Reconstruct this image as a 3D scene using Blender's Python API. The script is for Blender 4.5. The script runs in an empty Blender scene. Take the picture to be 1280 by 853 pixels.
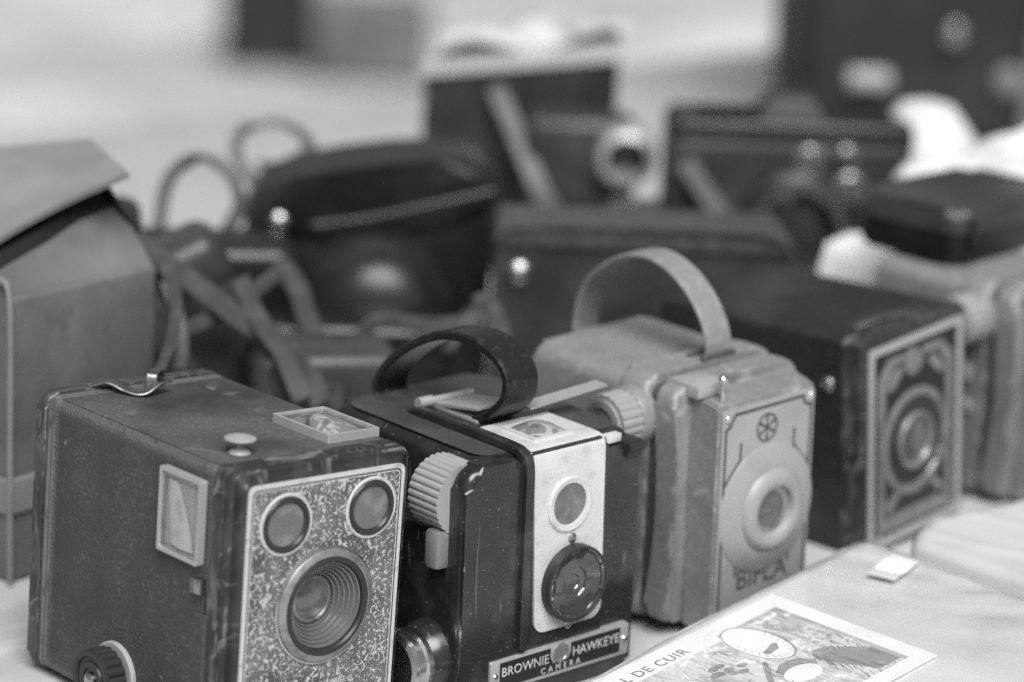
import bpy, bmesh, math, random
from mathutils import Vector, Matrix
R = math.radians
S = 0.001                                   # everything below is written in millimetres
random.seed(7)
SC = bpy.context.scene
COL = SC.collection

# ------------------------------------------------------------------ camera
cd = bpy.data.cameras.new('camera')
cam = bpy.data.objects.new('camera', cd)
COL.objects.link(cam)
yaw, pitch, roll = R(42.39), R(15.64), R(2.68)
fw = Vector((math.sin(yaw) * math.cos(pitch), math.cos(yaw) * math.cos(pitch), -math.sin(pitch)))
rt = Vector((math.cos(yaw), -math.sin(yaw), 0))
up = rt.cross(fw)
r2 = rt * math.cos(roll) + up * math.sin(roll)
u2 = up * math.cos(roll) - rt * math.sin(roll)
M = Matrix((r2, u2, -fw)).transposed().to_4x4()
M.translation = Vector((-614.0, -824.5, 458.6)) * S
cam.matrix_world = M
cd.sensor_width = 36.0
cd.lens = 3734.0 / 1280 * 36
cd.clip_start = 0.05
cd.clip_end = 200
cd.dof.use_dof = True
cd.dof.focus_distance = 1.155
cd.dof.aperture_fstop = 4.5
cd.dof.aperture_blades = 0
SC.camera = cam

# ------------------------------------------------------------------ sky, sun, exposure
SUN_EL, SUN_AZ = 54.0, -150.0                # azimuth from +y towards +x
w = bpy.data.worlds.new('World')
SC.world = w
w.use_nodes = True
nt = w.node_tree
nt.nodes.clear()
sky = nt.nodes.new('ShaderNodeTexSky')
sky.sky_type = 'NISHITA'
sky.sun_disc = False
sky.sun_elevation = R(SUN_EL)
sky.sun_rotation = R(SUN_AZ)
sky.dust_density = 4.0
sky.air_density = 1.5
bw = nt.nodes.new('ShaderNodeRGBToBW')      # black and white film: a neutral sky
bg = nt.nodes.new('ShaderNodeBackground')
bg.inputs['Strength'].default_value = 0.043
wo = nt.nodes.new('ShaderNodeOutputWorld')
nt.links.new(sky.outputs[0], bw.inputs[0])
nt.links.new(bw.outputs[0], bg.inputs[0])
nt.links.new(bg.outputs[0], wo.inputs[0])
sl = bpy.data.lights.new('sun', 'SUN')
sl.energy = 2.9
sl.angle = R(40)
so = bpy.data.objects.new('sun', sl)
COL.objects.link(so)
sd = Vector((math.sin(R(SUN_AZ)) * math.cos(R(SUN_EL)), math.cos(R(SUN_AZ)) * math.cos(R(SUN_EL)), math.sin(R(SUN_EL))))
so.rotation_euler = sd.to_track_quat('Z', 'Y').to_euler()
vs = SC.view_settings
SC.display_settings.display_device = 'sRGB'
vs.view_transform = 'Standard'
vs.look = 'None'
vs.exposure = 0.64
vs.gamma = 1.0
SC.cycles.use_denoising = False             # the fine sampling grain stands in the picture like film grain
SC.cycles.max_bounces = 8
SC.cycles.use_adaptive_sampling = True
SC.cycles.adaptive_threshold = 0.06
SC.cycles.adaptive_min_samples = 56

# ------------------------------------------------------------------ materials
def V(v):
    return (v, v, v, 1.0)

def mat(name, col, rough=0.5, metal=0.0, spec=0.5, coat=0.0, coat_rough=0.1, spots=(), bump=None,
        rough_var=0.0, wear=None, trans=0.0):
    """grey procedural material. spots: (colour, scale per m, lo, hi, detail, distortion, stretch); bump: (scale, strength, mm, kind)"""
    m = bpy.data.materials.new(name)
    m.use_nodes = True
    t = m.node_tree
    n, l = t.nodes, t.links
    b = n['Principled BSDF']
    b.inputs['Roughness'].default_value = rough
    b.inputs['Metallic'].default_value = metal
    b.inputs['Specular IOR Level'].default_value = spec if (col > 0.06 or metal or coat or spec != 0.5) else 0.33
    b.inputs['Coat Weight'].default_value = coat
    b.inputs['Coat Roughness'].default_value = coat_rough
    b.inputs['Transmission Weight'].default_value = trans
    tc = n.new('ShaderNodeTexCoord')
    prev = None

    def noise(scale, detail=3, dist=0.0, stretch=None):
        src = tc.outputs['Object']
        if stretch:
            mp = n.new('ShaderNodeMapping')
            mp.inputs['Scale'].default_value = stretch
            l.new(src, mp.inputs[0])
            src = mp.outputs[0]
        x = n.new('ShaderNodeTexNoise')
        x.inputs['Scale'].default_value = scale
        x.inputs['Detail'].default_value = detail
        x.inputs['Distortion'].default_value = dist
        l.new(src, x.inputs['Vector'])
        return x.outputs[0]

    def ramp(sock, lo, hi):
        x = n.new('ShaderNodeMapRange')
        x.inputs[1].default_value = lo
        x.inputs[2].default_value = hi
        l.new(sock, x.inputs[0])
        return x.outputs[0]

    def mix(fac, a, c):
        x = n.new('ShaderNodeMix')
        x.data_type = 'RGBA'
        l.new(fac, x.inputs[0])
        if a is None:
            x.inputs[6].default_value = V(col)
        else:
            l.new(a, x.inputs[6])
        x.inputs[7].default_value = V(c)
        return x.outputs[2]
    for s in spots:
        c, sc, lo, hi = s[:4]
        det = s[4] if len(s) > 4 else 3
        dis = s[5] if len(s) > 5 else 0
        st = s[6] if len(s) > 6 else None
        prev = mix(ramp(noise(sc, det, dis, st), lo, hi), prev, c)
    if wear:
        c, radius, amt, sc = wear
        bv = n.new('ShaderNodeBevel')
        bv.samples = 4
        bv.inputs['Radius'].default_value = radius * S
        ge = n.new('ShaderNodeNewGeometry')
        dt = n.new('ShaderNodeVectorMath')
        dt.operation = 'DOT_PRODUCT'
        l.new(bv.outputs[0], dt.inputs[0])
        l.new(ge.outputs['Normal'], dt.inputs[1])
        e = ramp(dt.outputs['Value'], 0.995, 0.93)
        k = ramp(noise(sc, 5, 1.0), 0.52 - amt, 0.60 - amt)
        ml = n.new('ShaderNodeMath')
        ml.operation = 'MULTIPLY'
        l.new(e, ml.inputs[0])
        l.new(k, ml.inputs[1])
        prev = mix(ml.outputs[0], prev, c)
    if prev is None:
        b.inputs['Base Color'].default_value = V(col)
    else:
        l.new(prev, b.inputs['Base Color'])
    if rough_var:
        x = n.new('ShaderNodeMapRange')
        x.inputs[3].default_value = max(0.02, rough - rough_var)
        x.inputs[4].default_value = min(1, rough + rough_var)
        l.new(noise(90, 4), x.inputs[0])
        l.new(x.outputs[0], b.inputs['Roughness'])
    if bump:
        bs, strength, mm = bump[:3]
        bp = n.new('ShaderNodeBump')
        bp.inputs['Strength'].default_value = strength
        bp.inputs['Distance'].default_value = mm * S
        if len(bump) > 3 and bump[3] == 'cells':
            x = n.new('ShaderNodeTexVoronoi')
            x.inputs['Scale'].default_value = bs
            l.new(tc.outputs['Object'], x.inputs['Vector'])
            h = x.outputs['Distance']
        else:
            h = noise(bs, 4, 0.4, bump[4] if len(bump) > 4 else None)
        l.new(h, bp.inputs['Height'])
        l.new(bp.outputs[0], b.inputs['Normal'])
        if coat:
            l.new(bp.outputs[0], b.inputs['Coat Normal'])
    return m

LEATHERETTE = mat('black_leatherette', 0.055, 0.5, spots=[(0.095, 700, 0.5, 0.72, 2), (0.042, 40, 0.4, 0.7, 4), (0.2, 110, 0.73, 0.77, 3, 1.0)], wear=(0.17, 7.0, 0.2, 120),
                  bump=(950, 0.8, 0.5, 'cells'))
LEATHERETTE_TOP = mat('paler_black_leatherette', 0.08, 0.55, spots=[(0.12, 700, 0.48, 0.70, 2), (0.035, 28, 0.4, 0.65, 5), (0.15, 45, 0.6, 0.75, 5, 1)],
                      bump=(950, 0.8, 0.5, 'cells'))
EDGEPAINT = mat('worn_black_paint', 0.028, 0.36, spots=[(0.15, 75, 0.57, 0.66, 7, 2.0, (0.25, 1, 1)), (0.13, 100, 0.56, 0.70, 6, 2.0, (1, 1, 0.22)), (0.06, 40, 0.45, 0.65, 4)],
                wear=(0.24, 1.5, -0.01, 70), bump=(400, 0.3, 0.3))
RIBPAINT = mat('rubbed_black_paint', 0.075, 0.35, spots=[(0.13, 60, 0.5, 0.7, 4)], wear=(0.2, 1.0, 0.2, 60))
MOTTLE = mat('mottled_enamel', 0.07, 0.42, spots=[(0.13, 60, 0.38, 0.6, 4), (0.47, 310, 0.55, 0.59, 5, 2.6), (0.40, 620, 0.64, 0.67, 2, 1.0)],
             bump=(500, 0.25, 0.2))
PLATEEDGE = mat('pale_enamel', 0.50, 0.4, spots=[(0.33, 150, 0.55, 0.7, 5, 1)], bump=(300, 0.1, 0.2))
THINLINE = mat('dark_enamel_line', 0.06, 0.5)
CHROME = mat('worn_chrome', 0.62, 0.24, 1.0, spots=[(0.35, 120, 0.55, 0.75, 4)], rough_var=0.12)
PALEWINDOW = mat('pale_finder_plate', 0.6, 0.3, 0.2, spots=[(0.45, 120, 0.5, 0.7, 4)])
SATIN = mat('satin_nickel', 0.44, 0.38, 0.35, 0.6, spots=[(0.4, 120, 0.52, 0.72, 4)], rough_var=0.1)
WINDOWMIRROR = mat('silvered_finder', 0.3, 0.2, 0.45, 0.8, coat=0.8, coat_rough=0.04, spots=[(0.6, 90, 0.52, 0.6, 3, 1.5), (0.12, 70, 0.56, 0.66, 3, 1)])
STEEL = mat('dull_nickel', 0.42, 0.36, 1.0, spots=[(0.24, 140, 0.5, 0.72, 5)], rough_var=0.12)
GREYRING = mat('grey_metal_ring', 0.33, 0.34, 0.6, spots=[(0.2, 200, 0.5, 0.7, 4)], rough_var=0.1)
DARKRING = mat('black_metal_ring', 0.028, 0.32, rough_var=0.08)
WELL = mat('dark_lens_glass', 0.045, 0.16, 0.35, 0.8, coat=1.0, coat_rough=0.05, rough_var=0.06)
CONE = mat('ridged_lens_cone', 0.2, 0.27, 0.5, rough_var=0.08)
GLASS = mat('lens_glass', 0.03, 0.04, 0.0, 0.9, coat=1.0, coat_rough=0.02)
FROST = mat('cloudy_finder_glass', 0.10, 0.22, 0.0, 0.8, coat=0.6, coat_rough=0.08, spots=[(0.18, 110, 0.45, 0.7, 4, 1)])
CLEAR = mat('clear_glass', 0.95, 0.02, 0.0, 0.5, trans=1.0)
MIRROR = mat('finder_mirror', 0.8, 0.12, 1.0, spots=[(0.45, 160, 0.5, 0.65, 5, 2)], bump=(40, 0.3, 1.5))
BAKELITE = mat('black_bakelite', 0.018, 0.24, 0.0, 0.6, spots=[(0.045, 60, 0.5, 0.72, 5), (0.13, 500, 0.70, 0.73, 2), (0.09, 90, 0.66, 0.69, 6, 3.0, (1, 1, 0.12))], rough_var=0.1, bump=(60, 0.06, 0.5))
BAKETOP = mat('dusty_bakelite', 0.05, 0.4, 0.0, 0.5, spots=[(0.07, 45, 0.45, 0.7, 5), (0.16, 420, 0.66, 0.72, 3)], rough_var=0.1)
FACEPLATE = mat('satin_aluminium', 0.62, 0.42, 0.25, spots=[(0.5, 160, 0.55, 0.72, 5), (0.72, 60, 0.5, 0.7, 3)], bump=(600, 0.12, 0.15))
IVORY = mat('grey_plastic_knob', 0.32, 0.42, spots=[(0.28, 150, 0.5, 0.7, 4)])
STRAPB = mat('black_leather_strap', 0.016, 0.28, spots=[(0.04, 300, 0.55, 0.75, 3)], bump=(900, 0.35, 0.3))
NAMEBLACK = mat('nameplate_black', 0.02, 0.4)
GREYPAINT = mat('grey_hammer_paint', 0.205, 0.4, 0.0, 0.5, spots=[(0.26, 500, 0.5, 0.7, 2), (0.14, 22, 0.48, 0.72, 6, 1.0), (0.3, 90, 0.62, 0.7, 4, 1)], wear=(0.36, 1.0, 0.02, 90), bump=(700, 0.25, 0.25))
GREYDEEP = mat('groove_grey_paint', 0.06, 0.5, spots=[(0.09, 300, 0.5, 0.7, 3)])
GREYFRONT = mat('grey_front_enamel', 0.29, 0.4, spots=[(0.25, 60, 0.5, 0.7, 4)], bump=(700, 0.12, 0.2))
GREYSTRAP = mat('grey_leather_strap', 0.20, 0.55, spots=[(0.27, 260, 0.5, 0.7, 3)], bump=(900, 0.4, 0.3))
DECOSILVER = mat('etched_nickel', 0.27, 0.36, 0.5, spots=[(0.16, 90, 0.5, 0.72, 4)], rough_var=0.1)
BOXBLACK = mat('black_grained_cover', 0.018, 0.46, spots=[(0.045, 500, 0.55, 0.7, 2), (0.045, 25, 0.45, 0.7, 4)], bump=(1100, 0.5, 0.35, 'cells'))
TANLEATHER = mat('tan_leather', 0.10, 0.42, spots=[(0.06, 9, 0.45, 0.7, 5), (0.16, 20, 0.4, 0.7, 4), (0.07, 50, 0.55, 0.75, 5)], bump=(700, 0.4, 0.4))
SUEDE = mat('pale_suede_lining', 0.17, 0.8, spots=[(0.21, 40, 0.4, 0.7, 4)], bump=(900, 0.4, 0.3))
DARKLEATHER = mat('dark_polished_leather', 0.012, 0.27, 0.0, 0.5, spots=[(0.024, 25, 0.45, 0.7, 4)], bump=(500, 0.2, 0.3), rough_var=0.07)
MIDLEATHER = mat('grey_brown_leather', 0.034, 0.32, spots=[(0.06, 30, 0.45, 0.7, 4)], bump=(600, 0.35, 0.4))
TANDARK = mat('dull_brown_leather', 0.04, 0.36, spots=[(0.065, 30, 0.45, 0.7, 4)], bump=(600, 0.3, 0.4))
STRAPMID = mat('brown_strap_leather', 0.055, 0.36, spots=[(0.085, 120, 0.45, 0.7, 3)], bump=(700, 0.3, 0.3))
GAPSHADE = mat('dark_gap_shade', 0.012, 0.9)
PAPER = mat('white_paper', 0.8, 0.7, spots=[(0.74, 60, 0.45, 0.7, 4)], bump=(500, 0.1, 0.1))
SLEEVE = mat('plastic_sleeved_paper', 0.66, 0.42, 0.0, 0.5, coat=1.0, coat_rough=0.10, spots=[(0.74, 12, 0.4, 0.65, 3), (0.58, 20, 0.55, 0.75, 4)], bump=(22, 0.25, 2.0))
CLOTHPALE = mat('pale_folded_paper', 0.45, 0.65, spots=[(0.52, 18, 0.4, 0.7, 4)], bump=(60, 0.4, 1.2))
WHITECLOTH = mat('white_crumpled_paper', 0.62, 0.7, spots=[(0.45, 25, 0.45, 0.7, 4)], bump=(50, 0.6, 2.5))
INK = [mat('printed_ink_%s' % a, v, 0.7, spots=[(v * 0.72, 420, 0.48, 0.6, 3, 0.6, (1, 0.18, 1)), (min(0.8, v * 1.35), 170, 0.55, 0.66, 4, 1.5)]) for a, v in (('pale', 0.60), ('light', 0.45), ('mid', 0.30), ('dark', 0.2))]
GREYPAPER = mat('greyish_paper', 0.5, 0.7, spots=[(0.25, 22, 0.5, 0.62, 4, 1)], bump=(50, 0.6, 2.5))
TABLETOP = mat('pale_table_board', 0.42, 0.6, spots=[(0.34, 26, 0.4, 0.68, 6, 1.0, (0.25, 1, 1)), (0.47, 90, 0.5, 0.7, 4, 0, (0.3, 1, 1))], bump=(250, 0.25, 0.4))
WOODLEG = mat('table_leg_wood', 0.2, 0.6, spots=[(0.14, 40, 0.4, 0.7, 4)])
PAVING = mat('pale_pavement', 0.42, 0.85, spots=[(0.33, 1.1, 0.35, 0.7, 5), (0.56, 0.9, 0.5, 0.62, 3), (0.3, 30, 0.5, 0.7, 3)], bump=(60, 0.3, 4))  # broad pale and dark blotches stand in for sun patches on the ground
BAGDARK = mat('dark_canvas', 0.022, 0.6, spots=[(0.04, 8, 0.4, 0.7, 4)], bump=(120, 0.3, 1.5))
BAGGREY = mat('grey_canvas', 0.10, 0.7, spots=[(0.17, 9, 0.4, 0.7, 4)], bump=(120, 0.3, 1.5))

# ------------------------------------------------------------------ mesh helpers (millimetres)
AX = {'x': 0, 'y': 1, 'z': 2}

def put(axis, u, v, h):
    return {'x': (h, u, v), 'y': (u, h, v), 'z': (u, v, h)}[axis]

def rrect(x0, x1, y0, y1, r, seg=5, rs=None):
    rs = rs or (r, r, r, r)
    pts = []
    for (cx, cy, a0, k) in ((x1 - rs[0], y1 - rs[0], 0, 0), (x0 + rs[1], y1 - rs[1], 90, 1), (x0 + rs[2], y0 + rs[2], 180, 2), (x1 - rs[3], y0 + rs[3], 270, 3)):
        for i in range(seg + 1):
            a = R(a0 + 90 * i / seg)
            pts.append((cx + rs[k] * math.cos(a), cy + rs[k] * math.sin(a)))
    return pts

def circ(cx, cy, rx, n=40, ry=None):
    ry = ry or rx
    return [(cx + rx * math.cos(2 * math.pi * i / n), cy + ry * math.sin(2 * math.pi * i / n)) for i in range(n)]

class MB:
    def __init__(self):
        self.bm = bmesh.new()

    def prism(self, outline, a0, a1, axis='y', bev=0.0, seg=2, ends=(1, 1), mi=0):
        bm = self.bm
        n = len(outline)
        A = [bm.verts.new(put(axis, u, v, a0)) for u, v in outline]
        B = [bm.verts.new(put(axis, u, v, a1)) for u, v in outline]
        fs = [bm.faces.new(A), bm.faces.new(B)]
        ea = [e for e in fs[0].edges]
        eb = [e for e in fs[1].edges]
        for i in range(n):
            fs.append(bm.faces.new((A[i], A[(i + 1) % n], B[(i + 1) % n], B[i])))
        for f in fs:
            f.material_index = mi
        if bev:
            ed = (ea if ends[0] else []) + (eb if ends[1] else [])
            bmesh.ops.bevel(bm, geom=ed, offset=bev, segments=seg, affect='EDGES', profile=0.5, clamp_overlap=True)
        return self

    def box(self, x0, x1, y0, y1, z0, z1, bev=0.0, seg=2, mi=0):
        bm = self.bm
        r = bmesh.ops.create_cube(bm, size=1.0)
        for v in r['verts']:
            v.co = Vector((x0 + (v.co.x + 0.5) * (x1 - x0), y0 + (v.co.y + 0.5) * (y1 - y0), z0 + (v.co.z + 0.5) * (z1 - z0)))
        fs = {f for v in r['verts'] for f in v.link_faces}
        for f in fs:
            f.material_index = mi
        if bev:
            ed = list({e for v in r['verts'] for e in v.link_edges})
            bmesh.ops.bevel(bm, geom=ed, offset=bev, segments=seg, affect='EDGES', profile=0.5, clamp_overlap=True)
        return self

    def plate(self, outline, holes, a0, a1, axis='y', mi=0):
        """flat plate of the given outline with round or shaped holes cut through"""
        bm = self.bm
        loops = [outline] + list(holes)
        front = []
        es = []
        for lp in loops:
            vs_ = [bm.verts.new(put(axis, u, v, a0)) for u, v in lp]
            front.append(vs_)
            es += [bm.edges.new((vs_[i], vs_[(i + 1) % len(vs_)])) for i in range(len(vs_))]
        fs = [g for g in bmesh.ops.triangle_fill(bm, edges=es, use_beauty=True)['geom'] if isinstance(g, bmesh.types.BMFace)]
        r = bmesh.ops.extrude_face_region(bm, geom=fs)
        for v in [g for g in r['geom'] if isinstance(g, bmesh.types.BMVert)]:
            v.co[AX[axis]] = a1
        return self

    def ring(self, outer, inner, a0, a1, axis='y', mi=0):
        bm = self.bm
        n = len(outer)
        q = [[bm.verts.new(put(axis, u, v, h)) for u, v in o] for o, h in ((outer, a0), (inner, a0), (inner, a1), (outer, a1))]
        for k in range(4):
            a, b = q[k], q[(k + 1) % 4]
            for i in range(n):
                f = bm.faces.new((a[i], a[(i + 1) % n], b[(i + 1) % n], b[i]))
                f.material_index = mi
        return self

    def lathe(self, prof, o=(0, 0, 0), axis='y', seg=40, mi=0, caps=True):
        """prof: (radius, height along axis)"""
        bm = self.bm
        rows = []
        for r, h in prof:
            if r < 1e-6:
                rows.append([bm.verts.new(Vector(put(axis, 0, 0, h)) + Vector(o))])
            else:
                rows.append([bm.verts.new(Vector(put(axis, r * math.cos(2 * math.pi * i / seg), r * math.sin(2 * math.pi * i / seg), h)) + Vector(o)) for i in range(seg)])
        for a, b in zip(rows, rows[1:]):
            for i in range(seg):
                j = (i + 1) % seg
                vs_ = [a[i % len(a)], a[j % len(a)], b[j % len(b)], b[i % len(b)]]
                q = []
                for v in vs_:
                    if v not in q:
                        q.append(v)
                if len(q) > 2:
                    bm.faces.new(q).material_index = mi
        if caps:
            for row in (rows[0], rows[-1]):
                if len(row) > 2:
                    bm.faces.new(row).material_index = mi
        return self

    def gear(self, r, depth, n, a0, a1, o, axis='x', mi=0):
        pts = []
        for i in range(n * 6):
            a = 2 * math.pi * i / (n * 6)
            k = abs(math.sin(a * n / 2))
            rr = r - depth * (k ** 0.6 if depth < 0 else 1 - k ** 0.5)
            pts.append((rr * math.cos(a), rr * math.sin(a)))
        ou = [(p[0] + o[0], p[1] + o[1]) for p in pts]
        return self.prism(ou, a0, a1, axis, mi=mi)

    def strap(self, pts, wdir, width, thick, sub=8, widths=None, mi=0):
        bm = self.bm
        P = [Vector(p) for p in pts]
        C = []
        n = len(P)
        for i in range(n - 1):
            p0, p1, p2, p3 = P[max(i - 1, 0)], P[i], P[i + 1], P[min(i + 2, n - 1)]
            for k in range(sub):
                t = k / sub
                C.append(0.5 * ((2 * p1) + (p2 - p0) * t + (2 * p0 - 5 * p1 + 4 * p2 - p3) * t * t + (3 * p1 - p0 - 3 * p2 + p3) * t ** 3))
        C.append(P[-1])
        rings = []
        for i, c in enumerate(C):
            tg = (C[min(i + 1, len(C) - 1)] - C[max(i - 1, 0)]).normalized()
            wd = wdir(i / (len(C) - 1)) if callable(wdir) else Vector(wdir)
            wd = (wd - tg * wd.dot(tg)).normalized()
            nn = tg.cross(wd)
            e = min(thick * 0.35, 0.8)
            hw, ht = width / 2, thick / 2
            rings.append([bm.verts.new(c + wd * a + nn * b) for a, b in ((hw - e, ht), (-hw + e, ht), (-hw, ht - e), (-hw, -ht + e), (-hw + e, -ht), (hw - e, -ht), (hw, -ht + e), (hw, ht - e))])
        for a, b in zip(rings, rings[1:]):
            for i in range(8):
                bm.faces.new((a[i], a[(i + 1) % 8], b[(i + 1) % 8], b[i])).material_index = mi
        bm.faces.new(rings[0])
        bm.faces.new(rings[-1])
        return self

    def tube(self, pts, r, seg=10, sub=6):
        bm = self.bm
        P = [Vector(p) for p in pts]
        C, n = [], len(P)
        for i in range(n - 1):
            p0, p1, p2, p3 = P[max(i - 1, 0)], P[i], P[i + 1], P[min(i + 2, n - 1)]
            for k in range(sub):
                t = k / sub
                C.append(0.5 * ((2 * p1) + (p2 - p0) * t + (2 * p0 - 5 * p1 + 4 * p2 - p3) * t * t + (3 * p1 - p0 - 3 * p2 + p3) * t ** 3))
        C.append(P[-1])
        rings = []
        a0 = Vector((0, 0, 1))
        for i, c in enumerate(C):
            tg = (C[min(i + 1, len(C) - 1)] - C[max(i - 1, 0)]).normalized()
            a = a0 if abs(tg.dot(a0)) < 0.95 else Vector((1, 0, 0))
            e1 = tg.cross(a).normalized()
            e2 = tg.cross(e1)
            rings.append([bm.verts.new(c + (e1 * math.cos(2 * math.pi * k / seg) + e2 * math.sin(2 * math.pi * k / seg)) * r) for k in range(seg)])
        for a, b in zip(rings, rings[1:]):
            for i in range(seg):
                bm.faces.new((a[i], a[(i + 1) % seg], b[(i + 1) % seg], b[i]))
        bm.faces.new(rings[0])
        bm.faces.new(rings[-1])
        return self

    def poly(self, pts, mi=0):
        self.bm.faces.new([self.bm.verts.new(p) for p in pts]).material_index = mi
        return self

    def hull(self, pts):
        vs_ = [self.bm.verts.new(p) for p in pts]
        bmesh.ops.convex_hull(self.bm, input=vs_)
        return self

    def grid(self, fn, nu, nv):
        bm = self.bm
        g = [[bm.verts.new(fn(i / nu, j / nv)) for j in range(nv + 1)] for i in range(nu + 1)]
        for i in range(nu):
            for j in range(nv):
                bm.faces.new((g[i][j], g[i + 1][j], g[i + 1][j + 1], g[i][j + 1]))
        return self

    def xform(self, M):
        bmesh.ops.transform(self.bm, matrix=M, verts=self.bm.verts[:])
        return self

    def text(self, s, o, size, du, dv, depth=0.15, align='CENTER', gap=1.0):
        """flat lettering as thin geometry: du along the line, dv towards the letter tops"""
        c = bpy.data.curves.new('lettering', 'FONT')
        c.body = s
        c.size = size
        c.align_x = align
        c.extrude = depth / 2
        c.space_character = gap
        c.resolution_u = 3
        ob = bpy.data.objects.new('lettering', c)
        me = bpy.data.meshes.new_from_object(ob)
        du, dv = Vector(du).normalized(), Vector(dv).normalized()
        T = Matrix((du, dv, du.cross(dv))).transposed().to_4x4()
        T.translation = Vector(o)
        me.transform(T)
        self.bm.from_mesh(me)
        bpy.data.objects.remove(ob)
        bpy.data.curves.remove(c)
        bpy.data.meshes.remove(me)
        return self

    def build(self, name, materials, parent=None, smooth=35, loc=None, sub=0):
        bm = self.bm
        bmesh.ops.recalc_face_normals(bm, faces=bm.faces[:])
        bmesh.ops.scale(bm, vec=(S, S, S), verts=bm.verts[:])
        me = bpy.data.meshes.new(name)
        bm.to_mesh(me)
        bm.free()
        for p in me.polygons:
            p.use_smooth = True
        me.set_sharp_from_angle(angle=R(smooth))
        for m in (materials if isinstance(materials, (list, tuple)) else [materials]):
            me.materials.append(m)
        o = bpy.data.objects.new(name, me)
        COL.objects.link(o)
        if parent:
            o.parent = parent
        if loc:
            o.location = Vector(loc) * S
        if sub:
            md = o.modifiers.new('subdivision', 'SUBSURF')
            md.levels = md.render_levels = sub
        return o

def tag(o, label=None, cat=None, group=None, kind=None):
    for k, v in (('label', label), ('category', cat), ('group', group), ('kind', kind)):
        if v:
            o[k] = v
    return o

def thing(name, label, cat, loc=(0, 0, 0), rz=0.0, tx=0.0, ty=0.0, group=None):
    o = bpy.data.objects.new(name, None)
    o.empty_display_size = 0.02
    COL.objects.link(o)
    m = Matrix.Rotation(R(rz), 4, 'Z') @ Matrix.Rotation(R(tx), 4, 'X') @ Matrix.Rotation(R(ty), 4, 'Y')
    m.translation = Vector(loc) * S
    o.matrix_world = m
    return tag(o, label, cat, group)

def screw(mb, x, y, z, r, axis='y', sgn=-1):
    mb.lathe([(r, 0), (r, sgn * 0.4), (r * 0.7, sgn * 0.9), (0, sgn * 1.1)], (x, y, z), axis, 14)
    return mb

# ------------------------------------------------------------------ the setting: ground and table
MB().grid(lambda a, b: (-6000 + 30000 * a, -6000 + 30000 * b, -750), 12, 12).build('pavement', PAVING)['kind'] = 'structure'
table = thing('market_table', 'long pale table that the old cameras stand on', 'table', (0, 0, -750))
MB().box(-700, 2600, -420, 990, 722, 750, 2.0).build('table_top', TABLETOP, table)
for x, y in ((-600, -330), (-600, 900), (2480, -330), (2480, 900)):
    MB().box(x, x + 60, y, y + 60, 0, 722, 3).build('leg', WOODLEG, table)

# ------------------------------------------------------------------ 1: black box camera in front
def thin_glass(name, tint):
    m = bpy.data.materials.new(name)
    m.use_nodes = True
    t = m.node_tree
    t.nodes.clear()
    tr, gl, fr, mx, out = (t.nodes.new('ShaderNode' + k) for k in ('BsdfTransparent', 'BsdfGlossy', 'LayerWeight', 'MixShader', 'OutputMaterial'))
    tr.inputs[0].default_value = V(tint)
    gl.inputs['Roughness'].default_value = 0.03
    fr.inputs[0].default_value = 0.3
    gl.inputs['Roughness'].default_value = 0.12 if 'film' in name else 0.03
    mr = t.nodes.new('ShaderNodeMapRange')                      # reflects a little head on, strongly at grazing angles, alike from both sides
    mr.inputs[1].default_value, mr.inputs[2].default_value = 0.3, 1.0
    mr.inputs[3].default_value, mr.inputs[4].default_value = 0.06, 0.7
    t.links.new(fr.outputs['Facing'], mr.inputs[0])
    t.links.new(mr.outputs[0], mx.inputs[0])
    t.links.new(tr.outputs[0], mx.inputs[1])
    t.links.new(gl.outputs[0], mx.inputs[2])
    t.links.new(mx.outputs[0], out.inputs[0])
    return m
PANE = thin_glass('finder_pane', 0.9)
FILM = thin_glass('clear_plastic_film', 0.97)

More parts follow.
